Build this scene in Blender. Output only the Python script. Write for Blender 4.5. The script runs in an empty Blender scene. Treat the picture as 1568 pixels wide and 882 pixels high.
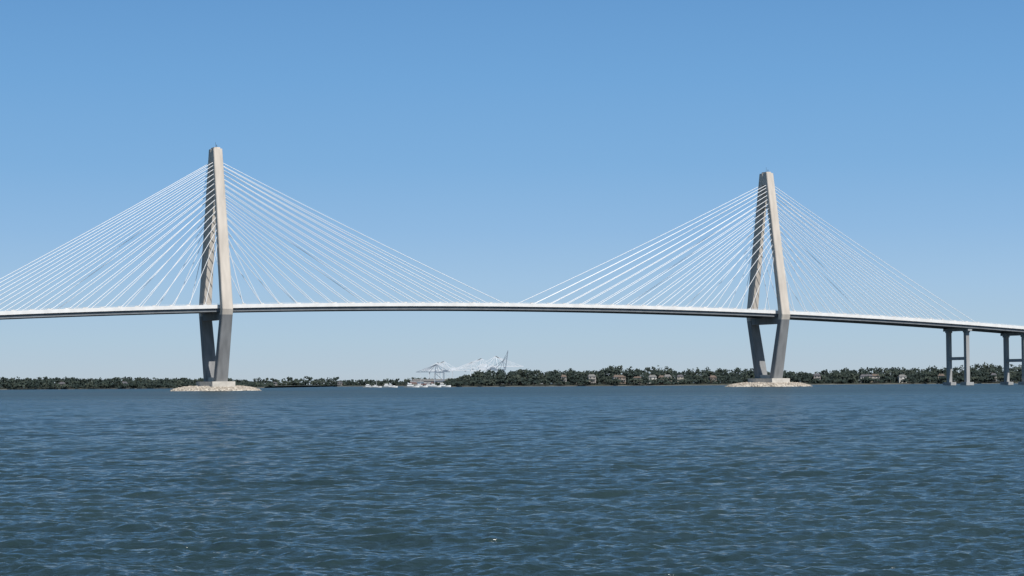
import bpy, math, random
import numpy as np
from mathutils import Vector, Matrix
random.seed(7); rng=np.random.default_rng(5)
scene=bpy.context.scene
scene.view_settings.view_transform='Standard'
scene.view_settings.look='None'
scene.view_settings.exposure=0

# ------------------------------------------------------------ materials
def mat(name,col,rough=0.8,var=0.15,scale=0.3,bump=0.0,spec=0.3,streak=False,col2=None):
    m=bpy.data.materials.new(name); m.use_nodes=True
    nt=m.node_tree; b=nt.nodes['Principled BSDF']
    b.inputs['Roughness'].default_value=rough
    b.inputs['Specular IOR Level'].default_value=spec
    tc=nt.nodes.new('ShaderNodeTexCoord')
    mp=nt.nodes.new('ShaderNodeMapping'); nt.links.new(tc.outputs['Object'],mp.inputs[0])
    if streak: mp.inputs['Scale'].default_value=(1,1,0.12)
    n=nt.nodes.new('ShaderNodeTexNoise'); n.inputs['Scale'].default_value=scale; n.inputs['Detail'].default_value=6
    nt.links.new(mp.outputs[0],n.inputs['Vector'])
    r=nt.nodes.new('ShaderNodeValToRGB')
    c2=col2 if col2 else [min(1,c*(1+var)) for c in col]
    c1=[c*(1-var) for c in col]
    r.color_ramp.elements[0].position=0.3; r.color_ramp.elements[1].position=0.7
    r.color_ramp.elements[0].color=(*c1,1); r.color_ramp.elements[1].color=(*c2,1)
    nt.links.new(n.outputs['Fac'],r.inputs[0]); nt.links.new(r.outputs[0],b.inputs['Base Color'])
    if bump>0:
        bp=nt.nodes.new('ShaderNodeBump'); bp.inputs['Strength'].default_value=bump; bp.inputs['Distance'].default_value=0.3
        nt.links.new(n.outputs['Fac'],bp.inputs['Height']); nt.links.new(bp.outputs[0],b.inputs['Normal'])
    return m
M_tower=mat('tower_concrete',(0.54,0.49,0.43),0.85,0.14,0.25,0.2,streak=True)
M_towlow=mat('tower_concrete_shaded',(0.23,0.235,0.24),0.85,0.2,0.25,0.2,streak=True)  # same concrete below the deck, shade darkened into its base colour
M_foot=mat('footing_concrete',(0.52,0.49,0.44),0.85,0.14,0.3)
M_deckc=mat('deck_concrete',(0.74,0.74,0.73),0.8,0.08,0.2)
M_girder=mat('girder_steel',(0.17,0.185,0.20),0.6,0.15,0.2)
M_asph=mat('asphalt',(0.06,0.06,0.06),0.9,0.2,0.4)
M_cable=mat('cable_white',(0.86,0.87,0.88),0.5,0.03,0.1)
M_pier=mat('pier_concrete',(0.33,0.335,0.335),0.85,0.15,0.3,streak=True)
M_rock=mat('riprap',(0.38,0.335,0.28),0.95,0.3,0.5,0.4)
M_dark=mat('dark_steel',(0.05,0.055,0.06),0.6,0.1,0.3)

# ------------------------------------------------------------ mesh helpers
class MB:
    def __init__(s): s.v=[]; s.f=[]; s.m=[]
    def add(s,vs,fs,mi=0):
        o=len(s.v); s.v+=[tuple(v) for v in vs]; s.f+=[tuple(i+o for i in f) for f in fs]; s.m+=[mi]*len(fs)
    def box(s,c,ax,h,mi=0):
        c=Vector(c); a=[Vector(x) for x in ax]; vs=[]
        for i in (-1,1):
            for j in (-1,1):
                for k in (-1,1): vs.append(c+a[0]*h[0]*i+a[1]*h[1]*j+a[2]*h[2]*k)
        s.add(vs,[(0,1,3,2),(4,6,7,5),(0,4,5,1),(2,3,7,6),(0,2,6,4),(1,5,7,3)],mi)
    def beam(s,p,q,w,d=None,mi=0,up=(0,0,1)):
        p=Vector(p);q=Vector(q);d=d or w; t=(q-p).normalized(); u=Vector(up)
        if abs(t.dot(u))>0.98: u=Vector((1,0,0))
        a=t.cross(u).normalized(); b=a.cross(t).normalized()
        s.box((p+q)/2,(t,a,b),((q-p).length/2,w/2,d/2),mi)
    def path(s,pts,r,n=8,mi=0,caps=False):
        pts=[Vector(p) for p in pts]; t=(pts[-1]-pts[0]).normalized();u=Vector((0,0,1))
        if abs(t.dot(u))>0.98:u=Vector((1,0,0))
        a=t.cross(u).normalized();b=a.cross(t)
        vs=[]
        for e in pts:
            for i in range(n):
                an=2*math.pi*i/n; vs.append(e+a*math.cos(an)*r+b*math.sin(an)*r)
        fs=[]
        for k in range(len(pts)-1):
            fs+=[(k*n+i,k*n+(i+1)%n,(k+1)*n+(i+1)%n,(k+1)*n+i) for i in range(n)]
        if caps: fs+=[tuple(range(n))[::-1],tuple(range((len(pts)-1)*n,len(pts)*n))]
        s.add(vs,fs,mi)
    def tube(s,p,q,r,n=6,mi=0): s.path([p,q],r,n,mi,True)
    def obj(s,name,mats,parent=None,smooth=False):
        me=bpy.data.meshes.new(name); me.from_pydata(s.v,[],s.f)
        for m in mats: me.materials.append(m)
        me.polygons.foreach_set('material_index',s.m)
        if smooth: me.polygons.foreach_set('use_smooth',[True]*len(s.f))
        me.update()
        import bmesh
        bm=bmesh.new(); bm.from_mesh(me); bmesh.ops.recalc_face_normals(bm,faces=bm.faces); bm.to_mesh(me); bm.free()
        o=bpy.data.objects.new(name,me); scene.collection.objects.link(o)
        if parent: o.parent=parent
        return o
def empty(name):
    o=bpy.data.objects.new(name,None); scene.collection.objects.link(o); return o

# ------------------------------------------------------------ bridge frame
P0=Vector((-213,1560,0)); P1=Vector((208,1770,0))
AX=(P1-P0).normalized(); TR=Vector((AX.y,-AX.x,0)); UP=Vector((0,0,1))
SPAN=471.0
def W(s,u,z): return P0+AX*s+TR*u+UP*z
def dh(s):
    d=abs(s-235)
    if d<700: return 63.3-6.2e-5*d*d
    return max(5.0,63.3-6.2e-5*490000-0.087*(d-700))
bridge=empty('cable_stayed_bridge')

# towers
def leg_u(h):
    if h<58: return 10+(24-10)*(h-4)/(58-4)
    return 24+(3.0-24)*(h-58)/(174-58)
def leg_B(h): return 9.0-1.0*min(h,58)/58-1.3*max(0,h-58)/116
def leg_T(h): return 6.8-1.0*min(h,58)/58-0.9*max(0,h-58)/116
def tower(s0,name):
    mb=MB()
    hs=[3.5,20,40,54,58,62,80,100,120,140,160,174]
    for sg in (-1,1):
        rings=[]
        for h in hs:
            u=sg*leg_u(h);B=leg_B(h)/2;T=leg_T(h)/2;c=0.5
            pts=[(-B+c,-T),(B-c,-T),(B,-T+c),(B,T-c),(B-c,T),(-B+c,T),(-B,T-c),(-B,-T+c)]
            rings.append([W(s0+a,u+b,h) for a,b in pts])
        vs=[p for r in rings for p in r]
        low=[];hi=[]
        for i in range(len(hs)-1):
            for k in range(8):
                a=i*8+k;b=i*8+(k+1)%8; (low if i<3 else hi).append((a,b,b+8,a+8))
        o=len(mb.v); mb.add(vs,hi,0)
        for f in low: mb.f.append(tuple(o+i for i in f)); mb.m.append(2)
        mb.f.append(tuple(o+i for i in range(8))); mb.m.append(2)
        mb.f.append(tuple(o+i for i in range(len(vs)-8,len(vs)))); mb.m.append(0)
    hb=dh(s0)-6.6
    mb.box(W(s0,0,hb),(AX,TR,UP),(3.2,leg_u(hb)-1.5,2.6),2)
    mb.box(W(s0,0,169),(AX,TR,UP),(2.9,1.6,4.6))
    for h in (158,146):
        mb.box(W(s0,0,h),(AX,TR,UP),(1.9,leg_u(h)-1.2,0.45))
    mb.box(W(s0,0,174.6),(AX,TR,UP),(2.2,3.6,0.5))
    mb.box(W(s0,0,4.4),(AX,TR,UP),(8.5,18,2.3),3)
    mb.box(W(s0,0,8.2),(AX,TR,UP),(3.4,9.0,1.4),3)
    mb.tube(W(s0,0,175),W(s0,0,179),0.10,5,1)
    mb.tube(W(s0,2.5,175),W(s0,2.5,177),0.2,5,1)
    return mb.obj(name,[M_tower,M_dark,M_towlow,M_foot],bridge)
tower(0,'tower'); tower(SPAN,'tower.001')

# deck
def sweep(mb,prof,s0,s1,ds,mi,closed=True):
    n=int((s1-s0)/ds)+1; ss=np.linspace(s0,s1,n); k=len(prof)
    vs=[W(s,u,dh(s)+z) for s in ss for u,z in prof]; fs=[]
    for i in range(n-1):
        for j in range(k):
            a=i*k+j;b=i*k+(j+1)%k; fs.append((a,b,b+k,a+k))
    fs.append(tuple(range(k)));fs.append(tuple(range((n-1)*k,n*k)))
    mb.add(vs,fs,mi)
S0,S1=-900,1350
mb=MB()
sweep(mb,[(-18.6,0),(-18.6,-0.75),(18.6,-0.75),(18.6,0)],S0,S1,8,0)
for sg in (-1,1):
    sweep(mb,[(sg*18.7,1.4),(sg*18.7,-1.2),(sg*18.35,-1.2),(sg*18.25,1.4)],S0,S1,8,0)
sweep(mb,[(-0.3,0.9),(-0.4,0.02),(0.4,0.02),(0.3,0.9)],S0,S1,8,0)
mb.obj('deck_slab',[M_deckc],bridge)
mb=MB(); sweep(mb,[(-17.5,0.004),(-17.5,0.03),(-0.5,0.03),(-0.5,0.004)],S0,S1,8,0)
sweep(mb,[(0.5,0.004),(0.5,0.03),(17.5,0.03),(17.5,0.004)],S0,S1,8,0)
mb.obj('roadway',[M_asph],bridge)
mb=MB()
for sg in (-1,1):
    sweep(mb,[(sg*17.4,-0.76),(sg*17.4,-3.5),(sg*16.9,-3.5),(sg*16.9,-0.76)],S0,S1,8,0)
    sweep(mb,[(sg*17.8,-3.5),(sg*17.8,-3.65),(sg*16.5,-3.65),(sg*16.5,-3.5)],S0,S1,8,0)
for s in np.arange(-250,730,4.9):
    mb.box(W(s,0,dh(s)-1.65),(AX,TR,UP),(0.2,16.85,0.85))
for s0,s1 in ((-900,-200),(665,1350)):
    for u in (-11,-5.5,0,5.5,11):
        sweep(mb,[(u-0.3,-0.76),(u-0.3,-2.9),(u+0.3,-2.9),(u+0.3,-0.76)],s0,s1,8,0)
mb.obj('edge_girders',[M_girder],bridge)
mb=MB()
for sg in (-1,1):
    sweep(mb,[(sg*18.5,2.1),(sg*18.5,1.98),(sg*18.4,1.98),(sg*18.4,2.1)],S0,S1,8,0)
    for s in np.arange(-260,1000,5):
        mb.box(W(s,sg*18.45,dh(s)+1.7),(AX,TR,UP),(0.05,0.05,0.35))
mb.obj('railing',[M_deckc],bridge)

cab=MB(); anc=MB(); R=0.21
for s0 in (0,SPAN):
    for dirn in (-1,1):
        main=(s0==0 and dirn==1) or (s0==SPAN and dirn==-1)
        for i in range(16):
            off=(15+i*14.0) if main else (14+i*12.4)
            sd=s0+dirn*off
            ht=164-58*((15-i)/15)**1.2
            for sg in (-1,1):
                a=W(s0+dirn*leg_B(ht)/2*0.95,sg*leg_u(ht),ht); b=W(sd,sg*17.9,dh(sd)+0.2)
                N=7; pts=[]
                for k in range(N+1):
                    t=k/N; p=a.lerp(b,t); p.z-= (b-a).length*0.006*4*t*(1-t); pts.append(p)
                cab.path(pts,R,8)
                d=(a-b).normalized()
                anc.tube(b-d*1.0,b+d*3.0,0.36,8)
                anc.box(W(sd,sg*17.95,dh(sd)+0.75),(AX,TR,UP),(1.2,0.28,1.3))
cab.obj('stay_cables',[M_cable],bridge,smooth=True)
anc.obj('cable_anchors',[M_deckc],bridge)

# piers
mb=MB()
pl=[663+62*k for k in range(0,11)]+[-198-62*k for k in range(0,11)]
for s in pl:
    H=dh(s)-3.7
    if H<4: continue
    for sg in (-1,1):
        mb.box(W(s,sg*12,H/2-2),(AX,TR,UP),(1.7,1.7,H/2+1.0))
        mb.box(W(s,sg*12,H*0+1.2),(AX,TR,UP),(4.0,4.0,1.4))
        mb.box(W(s,sg*12,H-2.6),(AX,TR,UP),(2.0,2.4,0.9))
    mb.box(W(s,0,H-1.1),(AX,TR,UP),(2.1,17,1.1))
    if H>30: mb.box(W(s,0,H*0.47),(AX,TR,UP),(1.4,10.3,1.3))
mb.obj('approach_piers',[M_pier],bridge)

# riprap islands
M_rl=mat('riprap_light',(0.48,0.44,0.38),0.95,0.25,0.5)
def island(c,name,rx=33,ry=27):
    mb=MB(); n=56; rr=[0,0.3,0.55,0.7,0.8,0.88,0.95,1.03]; zz=[3.2,3.2,3.0,2.5,1.9,1.2,0.3,-1.5]
    vs=[W(c,0,3.2)]
    for r,z in list(zip(rr,zz))[1:]:
        for i in range(n):
            a=2*math.pi*i/n; j=1+random.uniform(-0.03,0.03)
            vs.append(W(c+math.cos(a)*rx*r*j,math.sin(a)*ry*r*j,z+random.uniform(-.2,.2)))
    fs=[(0,1+i,1+(i+1)%n) for i in range(n)]
    for k in range(len(rr)-2):
        for i in range(n):
            a=1+k*n+i;b=1+k*n+(i+1)%n; fs.append((a,b,b+n,a+n))
    mb.add(vs,fs,1)
    for i in range(2600):
        a=random.uniform(0,2*math.pi); r=random.uniform(0.5,1.03)
        z=np.interp(r,rr,zz)-0.1; sz=random.uniform(0.25,0.75)
        p=W(c+math.cos(a)*rx*r,math.sin(a)*ry*r,z)
        ax=Matrix.Rotation(random.uniform(0,6),3,Vector((random.random(),random.random(),random.random()+.1)).normalized())
        mb.box(p,(ax.col[0],ax.col[1],ax.col[2]),(sz,sz*random.uniform(.5,.9),sz*random.uniform(.4,.8)),random.choice((0,0,1)))
    return mb.obj(name,[M_rock,M_rl])
island(0,'rock_island',34,27); island(SPAN,'rock_island.001',38,30)

# ------------------------------------------------------------ distant shores
M_land=mat('shore_ground',(0.075,0.08,0.065),0.95,0.3,0.02,col2=(0.055,0.065,0.05))
M_sand=mat('shore_sand',(0.13,0.125,0.11),0.95,0.3,0.05)
F=3327.0
def px2(x,d): return (x-784)/F*d
def shore(name,x0,x1,d0,d1,depth,hgt,jag=12):
    mb=MB(); n=160; vs=[]
    offs=[0,6,20,60,depth]
    zs=[-1,0.6,1.6,hgt,hgt]
    for i in range(n+1):
        t=i/n; x=x0+(x1-x0)*t; d=d0+(d1-d0)*t+math.sin(t*23)*jag+math.sin(t*61+1)*jag*.5
        for o,z in zip(offs,zs): vs.append((x,d+o,z+(random.uniform(-.2,.2) if o>0 else 0)))
    k=len(offs)
    mb.add(vs,[])
    for i in range(n):
        for j in range(k-1):
            a=i*k+j; mb.f.append((a,a+k,a+k+1,a+1)); mb.m.append(1 if j<1 else 0)
    return mb.obj(name,[M_land,M_sand])
shore('shore_land',-95,1900,2650,2560,2500,3,8)
shore('shore_land.001',-2200,-330,2700,2900,2500,2.5)
shore('shore_land.002',-900,200,4100,4100,3000,3)

def leafmat(name,c1,c2): return mat(name,c1,0.9,0.2,0.08,col2=c2,spec=0.1)  # leaf colours carry a blue-grey tint in place of distance haze
M_f=[leafmat('foliage_dark',(0.024,0.037,0.036),(0.038,0.053,0.047)),
     leafmat('foliage_mid',(0.034,0.049,0.042),(0.049,0.065,0.053)),
     leafmat('foliage_light',(0.048,0.062,0.051),(0.068,0.082,0.065)),
     mat('bark',(0.06,0.055,0.05),0.9)]
def forest(name,specs,fsize=1.7,nf=90):
    mb=MB()
    for x,y,z,h,w in specs:
        mb.beam((x,y,z-1),(x,y,z+h*0.55),0.6,0.6,3)
        nl=random.randint(6,9); lobes=[]
        for l in range(nl):
            zz=random.uniform(.15,.84)
            lobes.append((x+random.gauss(0,w*.32),y+random.gauss(0,w*.3),z+h*zz,w*random.uniform(.28,.5)*(1.2-zz*.5),h*random.uniform(.12,.2)))
        tone=random.choice((0,0,0,0,1,1,2))
        for f in range(nf):
            lx,ly,lz,lw,lh=random.choice(lobes)
            v=Vector((random.gauss(0,1),random.gauss(0,1),random.gauss(0,1))).normalized()*random.uniform(.3,1.0)
            c=Vector((lx+v.x*lw,ly+v.y*lw,lz+v.z*lh))
            a=Vector((random.gauss(0,1),random.gauss(0,1),random.gauss(0,1))).normalized()
            b=a.orthogonal().normalized(); s=fsize*random.uniform(.5,1.15)
            mb.add([c+a*s,c+b*s*.8,c-a*s*.9,c-b*s*.7],[(0,1,2,3)],min(2,max(0,tone+random.choice((-1,0,0,1)))))
    me=bpy.data.meshes.new(name); me.from_pydata(mb.v,[],mb.f)
    for m in M_f: me.materials.append(m)
    me.polygons.foreach_set('material_index',mb.m); me.update()
    o=bpy.data.objects.new(name,me); scene.collection.objects.link(o); return o
sp=[]
def prof(x):
    return 1+0.14*math.sin(x*.013)+0.09*math.sin(x*.041+2)+0.05*math.sin(x*.11)
for row,(dy,hm,step) in enumerate([(17,7.0,8),(34,13,8),(60,17,7),(95,19,7),(140,20.5,7)]):
    x=-88+row*4
    while x<1150:
        if not(row==0 and random.random()<.3):
            e=min(1,(x+95)/60)
            sp.append((x+random.uniform(-4,4),2650-(x+95)/1995*90+dy+random.uniform(-6,6),2,hm*prof(x)*random.uniform(.9,1.08)*(.5+.5*e),random.uniform(10,15)))
        x+=step
forest('distant_trees',sp,1.8,100)
sp=[]
for row,(dy,hm,step) in enumerate([(14,7,8),(30,11,8),(60,14,7),(95,15.5,7)]):
    x=-1100
    while x<-335:
        e=min(1,(-335-x)/120)
        sp.append((x+random.uniform(-4,4),2900+(x+330)/1870*200+dy+random.uniform(-6,6),1.5,hm*(.5+.5*prof(x*1.3+50))*random.uniform(.93,1.05)*(.35+.65*e),random.uniform(10,15)))
        x+=step
forest('distant_trees.001',sp,1.8,100)
sp=[]
for row,(dy,hm,step) in enumerate([(25,10,11),(60,15,10)]):
    x=-880
    while x<190:
        sp.append((x+random.uniform(-4,4),4110+dy,1.5,hm*prof(x*.8)*random.uniform(.8,1.15),random.uniform(14,20)))
        x+=step
forest('distant_trees.002',sp,2.6,60)

# houses on the shore
M_win=mat('window_glass',(0.03,0.04,0.05),0.2,0.1,1,spec=0.5)
wcols=[(0.50,0.49,0.46),(0.36,0.33,0.28),(0.22,0.18,0.15),(0.42,0.43,0.44),(0.30,0.28,0.26),(0.22,0.21,0.20)]
Mw=[mat('siding_%d'%i,c,0.8,0.08,0.4) for i,c in enumerate(wcols)]
rcols=[(0.10,0.10,0.11),(0.14,0.11,0.09),(0.17,0.17,0.165)]
Mr=[mat('roof_%d'%i,c,0.85,0.15,0.5) for i,c in enumerate(rcols)]
def house(x,d,w,h,dp,floors,wi,ri,z=2.0,name='waterfront_house'):
    mb=MB()
    a=random.uniform(-.25,.25); X=Vector((math.cos(a),math.sin(a),0));Y=Vector((-math.sin(a),math.cos(a),0))
    c=Vector((x,d,z))
    mb.box(c+UP*(h/2-1),(X,Y,UP),(w/2,dp/2,h/2+1),0)
    rh=dp*0.33; e=.6
    p=lambda i,j,k:c+X*i+Y*j+UP*k
    hip=w*0.18
    mb.add([p(-w/2-e,-dp/2-e,h),p(w/2+e,-dp/2-e,h),p(w/2+e,dp/2+e,h),p(-w/2-e,dp/2+e,h),p(-w/2+hip,0,h+rh),p(w/2-hip,0,h+rh)],
           [(0,1,5,4),(1,2,5),(2,3,4,5),(3,0,4),(0,3,2,1)],1)
    nw=max(2,int(w/3.2))
    for f in range(floors):
        for i in range(nw):
            wx=-w/2+(i+.5)*w/nw; wz=(f+.52)*h/floors
            mb.box(p(wx,-dp/2-.02,wz),(X,Y,UP),(.6,.06,.85),2)
            mb.box(p(wx,-dp/2-.03,wz-.95),(X,Y,UP),(.75,.1,.08),3)
    mb.box(p(w*.2,-dp/2-1.2,h/floors*.98),(X,Y,UP),(w*.26,1.2,.12),3)
    for i in (-.05,.2,.45): mb.box(p(w*i,-dp/2-2.2,h/floors*.48),(X,Y,UP),(.12,.12,h/floors*.48),3)
    mb.box(p(-w*.25,dp*.12,h+rh*.7),(X,Y,UP),(.5,.5,rh*.6),4)
    mb.obj(name,[Mw[wi],Mr[ri],M_win,Mw[0],Mr[1]])
for xp in [862,905,944,951,975,998,1012,1021,1040,1090,1250,1322,1329,1339,1380,1440,1520,1600]:
    d=2650-(px2(xp,2640)+95)/1995*90+random.uniform(22,28)
    white=xp in(944,998,1322,1339,1380)
    house(px2(xp,d),d,random.uniform(6,9)*(1.35 if white else 1),5.8,random.uniform(7,9),2,0 if white else random.choice((1,1,2,4,4,5)),random.choice((0,1,2)),z=random.uniform(3,6))
for xp in (95,190,420,520):
    d=4125
    if xp<350: d=2900+(px2(xp,2900)+330)/1870*200+22
    house(px2(xp,d),d,8,5,8,2,random.choice((4,5)),0)

# ------------------------------------------------------------ container port
M_crane=mat('crane_paint',(0.66,0.71,0.76),0.6,0.08,0.1)  # paleness of distance haze mixed into the paint colour
M_crane2=mat('crane_paint_dark',(0.20,0.25,0.31),0.6,0.08,0.1)
def crane(x,y,sc,dirn,mt,boom_up=False,name='container_crane'):
    mb=MB(); P=lambda a,b,c:(x+a*sc*dirn,y+b*sc,1+c*sc)
    for b in (-9,9):
        for a in (-12,12):
            mb.beam(P(a,b,0),P(a,b,34),1.7*sc)
        mb.beam(P(-12,b,12),P(12,b,12),1.5*sc); mb.beam(P(-12,b,34),P(12,b,34),1.6*sc)
        mb.beam(P(-12,b,12),P(12,b,33),0.8*sc)
        mb.beam(P(12,b,34),P(8,b*.25,56),1.1*sc); mb.beam(P(-12,b,34),P(8,b*.25,56),0.8*sc)
    for a in (-12,12): mb.beam(P(a,-9,12),P(a,9,12),1.2*sc); mb.beam(P(a,-9,34),P(a,9,34),1.2*sc)
    for b in (-2.5,2.5):
        mb.beam(P(-28,b,36),P(14,b,36),1.3*sc,1.8*sc)
        tip=P(62,b,36) if not boom_up else P(20,b,80)
        mb.beam(P(14,b,36),tip,1.3*sc,1.8*sc)
        A=Vector(P(14,b,36));T=Vector(tip)
        for t in (.25,.45,.6,.75,.97): mb.beam(P(8,b,56),A.lerp(T,t),0.9*sc)
        for t in (0.3,0.6,1.0): mb.beam(P(8,b,56),Vector(P(14,b,36)).lerp(Vector(P(-28,b,36)),t),0.9*sc)
    mb.box(Vector(P(-16,0,39)),((1,0,0),(0,1,0),(0,0,1)),(6*sc,3*sc,2.4*sc))
    mb.box(Vector(P(26,0,33)),((1,0,0),(0,1,0),(0,0,1)),(1.5*sc,1.5*sc,1.5*sc))
    mb.obj(name,[mt])
D=4050
crane(px2(672,D),D,0.7,-1,M_crane2)
crane(px2(684,D+120),D+120,0.82,-1,M_crane)
crane(px2(664,D+200),D+200,0.8,1,M_crane)
crane(px2(742,D+60),D+60,0.9,-1,M_crane)
crane(px2(752,D+100),D+100,0.98,1,M_crane)
crane(px2(728,D+160),D+160,0.8,-1,M_crane)
crane(px2(764,D),D,0.8,1,M_crane2,True)
def shed(x,y,w,h,dp,m):
    mb=MB(); mb.box((x,y,h/2),((1,0,0),(0,1,0),(0,0,1)),(w/2,dp/2,h/2))
    mb.add([(x-w/2-1,y-dp/2-1,h),(x+w/2+1,y-dp/2-1,h),(x+w/2+1,y+dp/2+1,h),(x-w/2-1,y+dp/2+1,h),(x-w/2-1,y,h+4),(x+w/2+1,y,h+4)],[(0,1,5,4),(2,3,4,5),(0,4,3),(1,2,5)],1)
    for i in range(5): mb.box((x-w/2+(i+.5)*w/5,y-dp/2-.1,h*.3),((1,0,0),(0,1,0),(0,0,1)),(w/16,.12,h*.3),2)
    mb.obj('warehouse',[m,Mr[2],M_win])
shed(px2(655,D),D+40,60,9,30,Mw[3]); shed(px2(715,D),D+60,80,10,40,Mw[4])
cc=[mat('container_%d'%i,c,0.6,0.1,0.5) for i,c in enumerate([(0.20,0.12,0.11),(0.12,0.17,0.23),(0.34,0.35,0.36),(0.22,0.20,0.17)])]
mb=MB()
for i in range(26):
    for k in range(random.randint(1,3)):
        mb.box((px2(632,D)+i*12.8,D+10,3.3+k*2.65),((1,0,0),(0,1,0),(0,0,1)),(6.05,1.2,1.28),random.randrange(4))
mb.obj('container_stack',cc)
Mb=mat('boat_white',(0.75,0.76,0.76),0.4,0.05,0.5)
def boat(x,y,L,name='motor_boat',mast=False):
    mb=MB(); vs=[];n=9
    for i in range(n):
        t=i/(n-1); w=L*.16*(1-max(0,(t-.45)/.55)**2); sh=L*.09+L*.05*t*t
        X=x+(t-.5)*L
        vs+= [(X,y-w,sh),(X,y-w*.6,-.3),(X,y+w*.6,-.3),(X,y+w,sh)]
    fs=[]
    for i in range(n-1):
        for j in range(4):
            a=i*4+j;b=i*4+(j+1)%4; fs.append((a,b,b+4,a+4))
    fs.append((0,1,2,3)); mb.add(vs,fs)
    mb.box((x-L*.08,y,L*.14),((1,0,0),(0,1,0),(0,0,1)),(L*.2,L*.1,L*.06))
    mb.box((x-L*.08,y,L*.17),((1,0,0),(0,1,0),(0,0,1)),(L*.19,L*.103,L*.02),1)
    mb.box((x-L*.12,y,L*.235),((1,0,0),(0,1,0),(0,0,1)),(L*.12,L*.08,L*.03))
    if mast: mb.tube((x,y,L*.1),(x,y,L*1.15),.12,5); mb.tube((x,y,L*.2),(x-L*.4,y,L*.2),.1,5)
    mb.obj(name,[Mb,M_win])
for xp,L,ms in [(561,15,0),(573,12,1),(590,17,0),(601,13,0),(632,18,0),(643,16,1),(655,16,0),(665,15,1),(677,17,0)]:
    boat(px2(xp,2560),2560+random.uniform(-60,60),L,'sail_boat' if ms else 'motor_boat',bool(ms))

# ------------------------------------------------------------ water
CAMH=4.0
def build_water():
    ds=[14.0]
    while ds[-1]<2000: ds.append(ds[-1]*(1+0.0024))
    while ds[-1]<60000: ds.append(ds[-1]*1.05)
    ds=np.array(ds)
    c=np.linspace(-0.32,0.32,460)
    side=0.32*1.12**np.arange(1,36)
    ts=np.concatenate([-side[::-1],c,side])
    D_,T_=np.meshgrid(ds,ts,indexing='ij')
    X=D_*T_; Y=D_.copy(); Z=np.zeros_like(X)
    spc=np.maximum(D_*0.0024, D_*np.gradient(ts)[None,:]*0.8)
    nW=130
    ang0=math.radians(262)
    Xw=X+0.8*np.sin(Y*.11+1)+0.5*np.sin(X*.17+Y*.05); Yw=Y+0.6*np.sin(X*.13+2)+0.4*np.sin(X*.31-Y*.07)
    for i in range(nW):
        lam=0.20*(5.5/0.20)**(rng.random()**1.25)
        th=ang0+rng.normal(0,0.65)
        k=2*math.pi/lam; st=0.052 if lam<1.0 else (0.040 if lam<2.4 else 0.022)
        amp=st/k*rng.uniform(.6,1.3)
        ph=rng.random()*6.283
        kx,ky=k*math.cos(th),k*math.sin(th)
        arg=kx*Xw+ky*Yw+ph
        fade=np.clip((lam/spc-2.0)/1.5,0,1)
        grp=0.7+0.7*np.sin(kx*.13*X-ky*.09*Y+ph*3)
        Z+=amp*grp*fade*(np.sin(arg)+0.28*np.sin(2*arg+1.57))
    nr,nc=X.shape
    co=np.stack([X,Y,Z],-1).reshape(-1,3)
    base=np.array([[-60000,-60000,-1.2],[60000,-60000,-1.2],[60000,60000,-1.2],[-60000,60000,-1.2]])
    i=np.arange(nr-1)[:,None]*nc+np.arange(nc-1)[None,:]
    q=np.stack([i,i+1,i+nc+1,i+nc],-1).reshape(-1,4)
    nb=len(co); co=np.vstack([co,base]); q=np.vstack([q,[[nb,nb+1,nb+2,nb+3]]])
    me=bpy.data.meshes.new('water'); me.vertices.add(len(co)); me.vertices.foreach_set('co',co.astype(np.float32).ravel())
    me.loops.add(q.size); me.loops.foreach_set('vertex_index',q.astype(np.int32).ravel())
    me.polygons.add(len(q)); me.polygons.foreach_set('loop_start',np.arange(0,q.size,4,dtype=np.int32))
    me.polygons.foreach_set('use_smooth',np.ones(len(q),dtype=bool))
    me.update(calc_edges=True); me.validate()
    o=bpy.data.objects.new('water',me); scene.collection.objects.link(o)
    return o
wo=build_water()
m=bpy.data.materials.new('harbour_water'); m.use_nodes=True; nt=m.node_tree; b=nt.nodes['Principled BSDF']
b.inputs['IOR'].default_value=1.33
tc=nt.nodes.new('ShaderNodeTexCoord')
def nz(scale,sx,sy,detail):
    mp=nt.nodes.new('ShaderNodeMapping'); mp.inputs['Scale'].default_value=(sx,sy,1)
    nt.links.new(tc.outputs['Object'],mp.inputs[0])
    n=nt.nodes.new('ShaderNodeTexNoise'); n.inputs['Scale'].default_value=scale; n.inputs['Detail'].default_value=detail
    nt.links.new(mp.outputs[0],n.inputs['Vector']); return n
big=nz(0.012,0.35,1,6)
r=nt.nodes.new('ShaderNodeValToRGB'); r.color_ramp.elements[0].position=.35; r.color_ramp.elements[1].position=.65
r.color_ramp.elements[0].color=(0.014,0.030,0.034,1); r.color_ramp.elements[1].color=(0.027,0.049,0.052,1)
nt.links.new(big.outputs['Fac'],r.inputs[0]); nt.links.new(r.outputs[0],b.inputs['Base Color'])
sx=nt.nodes.new('ShaderNodeSeparateXYZ'); nt.links.new(tc.outputs['Object'],sx.inputs[0])
mr=nt.nodes.new('ShaderNodeMapRange'); mr.inputs['From Min'].default_value=60; mr.inputs['From Max'].default_value=900
mr.inputs['To Min'].default_value=0.12; mr.inputs['To Max'].default_value=0.34
nt.links.new(sx.outputs['Y'],mr.inputs['Value']); nt.links.new(mr.outputs[0],b.inputs['Roughness'])
n1=nz(3.6,0.7,1.3,4)
n2=nz(0.5,0.6,1.2,5)
bp2=nt.nodes.new('ShaderNodeBump'); bp2.inputs['Strength'].default_value=0.9; bp2.inputs['Distance'].default_value=0.5
nt.links.new(n2.outputs['Fac'],bp2.inputs['Height'])
bp=nt.nodes.new('ShaderNodeBump'); bp.inputs['Strength'].default_value=0.9; bp.inputs['Distance'].default_value=0.13
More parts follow.
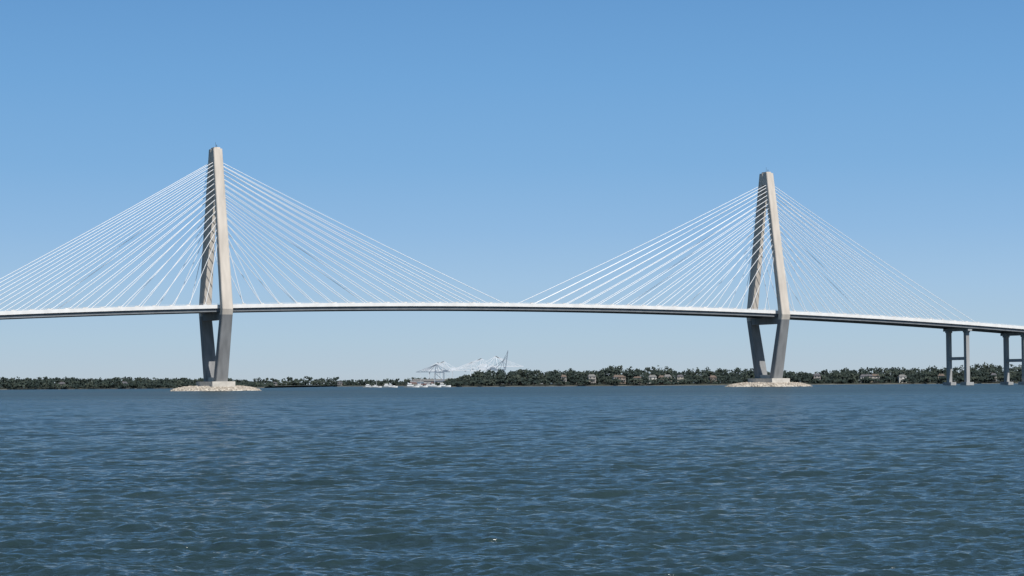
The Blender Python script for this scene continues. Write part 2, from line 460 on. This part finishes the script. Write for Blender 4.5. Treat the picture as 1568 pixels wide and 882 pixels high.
nt.links.new(n1.outputs['Fac'],bp.inputs['Height']); nt.links.new(bp2.outputs[0],bp.inputs['Normal']); nt.links.new(bp.outputs[0],b.inputs['Normal'])
wo.data.materials.append(m)

# ------------------------------------------------------------ light
EL=math.radians(50)
sd=Vector((0.6*math.cos(EL),-0.8*math.cos(EL),math.sin(EL)))
sl=bpy.data.lights.new('sun','SUN'); sl.energy=5.0; sl.angle=math.radians(0.5); sl.color=(1,0.955,0.89)
so=bpy.data.objects.new('sun',sl); scene.collection.objects.link(so); so.rotation_euler=sd.to_track_quat('Z','Y').to_euler()
w=bpy.data.worlds.new('World'); scene.world=w; w.use_nodes=True; nt=w.node_tree
bg=nt.nodes['Background']; sky=nt.nodes.new('ShaderNodeTexSky'); sky.sky_type='NISHITA'; sky.sun_disc=False
sky.sun_elevation=EL; sky.sun_rotation=math.atan2(0.6,-0.8)
sky.air_density=1.0; sky.dust_density=0.2; sky.ozone_density=2.0; sky.altitude=0
nt.links.new(sky.outputs[0],bg.inputs[0]); bg.inputs[1].default_value=0.08
def lin(h):
    c=[int(h[i:i+2],16)/255 for i in (0,2,4)]
    return [x/12.92 if x<=.04045 else ((x+.055)/1.055)**2.4 for x in c]+[1]
g=nt.nodes.new('ShaderNodeTexCoord'); s3=nt.nodes.new('ShaderNodeSeparateXYZ'); nt.links.new(g.outputs['Generated'],s3.inputs[0])
cr=nt.nodes.new('ShaderNodeValToRGB'); nt.links.new(s3.outputs['Z'],cr.inputs[0])
stops=[(0.0,'b9c7d2'),(0.02,'afc8da'),(0.045,'a1c3e1'),(0.07,'90b9e0'),(0.10,'7fafdc'),(0.14,'71a5d7'),(0.18,'6599ce'),(0.35,'5e8aab')]
el=cr.color_ramp.elements
el[0].position=0; el[0].color=lin(stops[0][1]); el[1].position=stops[-1][0]; el[1].color=lin(stops[-1][1])
for p,h in stops[1:-1]:
    e=el.new(p); e.color=lin(h)
bg2=nt.nodes.new('ShaderNodeBackground'); nt.links.new(cr.outputs[0],bg2.inputs[0]); bg2.inputs[1].default_value=1.0
mr=nt.nodes.new('ShaderNodeMapRange'); mr.inputs['From Min'].default_value=0.2; mr.inputs['From Max'].default_value=0.6
mr.inputs['To Min'].default_value=0.0; mr.inputs['To Max'].default_value=1.0; nt.links.new(s3.outputs['Z'],mr.inputs['Value'])
mx=nt.nodes.new('ShaderNodeMixShader'); nt.links.new(mr.outputs[0],mx.inputs[0]); nt.links.new(bg2.outputs[0],mx.inputs[1]); nt.links.new(bg.outputs[0],mx.inputs[2])
nt.links.new(mx.outputs[0],nt.nodes['World Output'].inputs[0])

# ------------------------------------------------------------ camera
cd=bpy.data.cameras.new('camera'); cam=bpy.data.objects.new('camera',cd); scene.collection.objects.link(cam)
cd.sensor_width=36; cd.lens=36*F/1568; cd.clip_start=0.5; cd.clip_end=150000
pitch=math.atan((587-441)/F); roll=math.radians(0.37)
Mx=Matrix.Rotation(math.pi/2+pitch,4,'X')@Matrix.Rotation(-roll,4,'Z')
Mx.translation=Vector((0,0,CAMH)); cam.matrix_world=Mx
scene.camera=cam
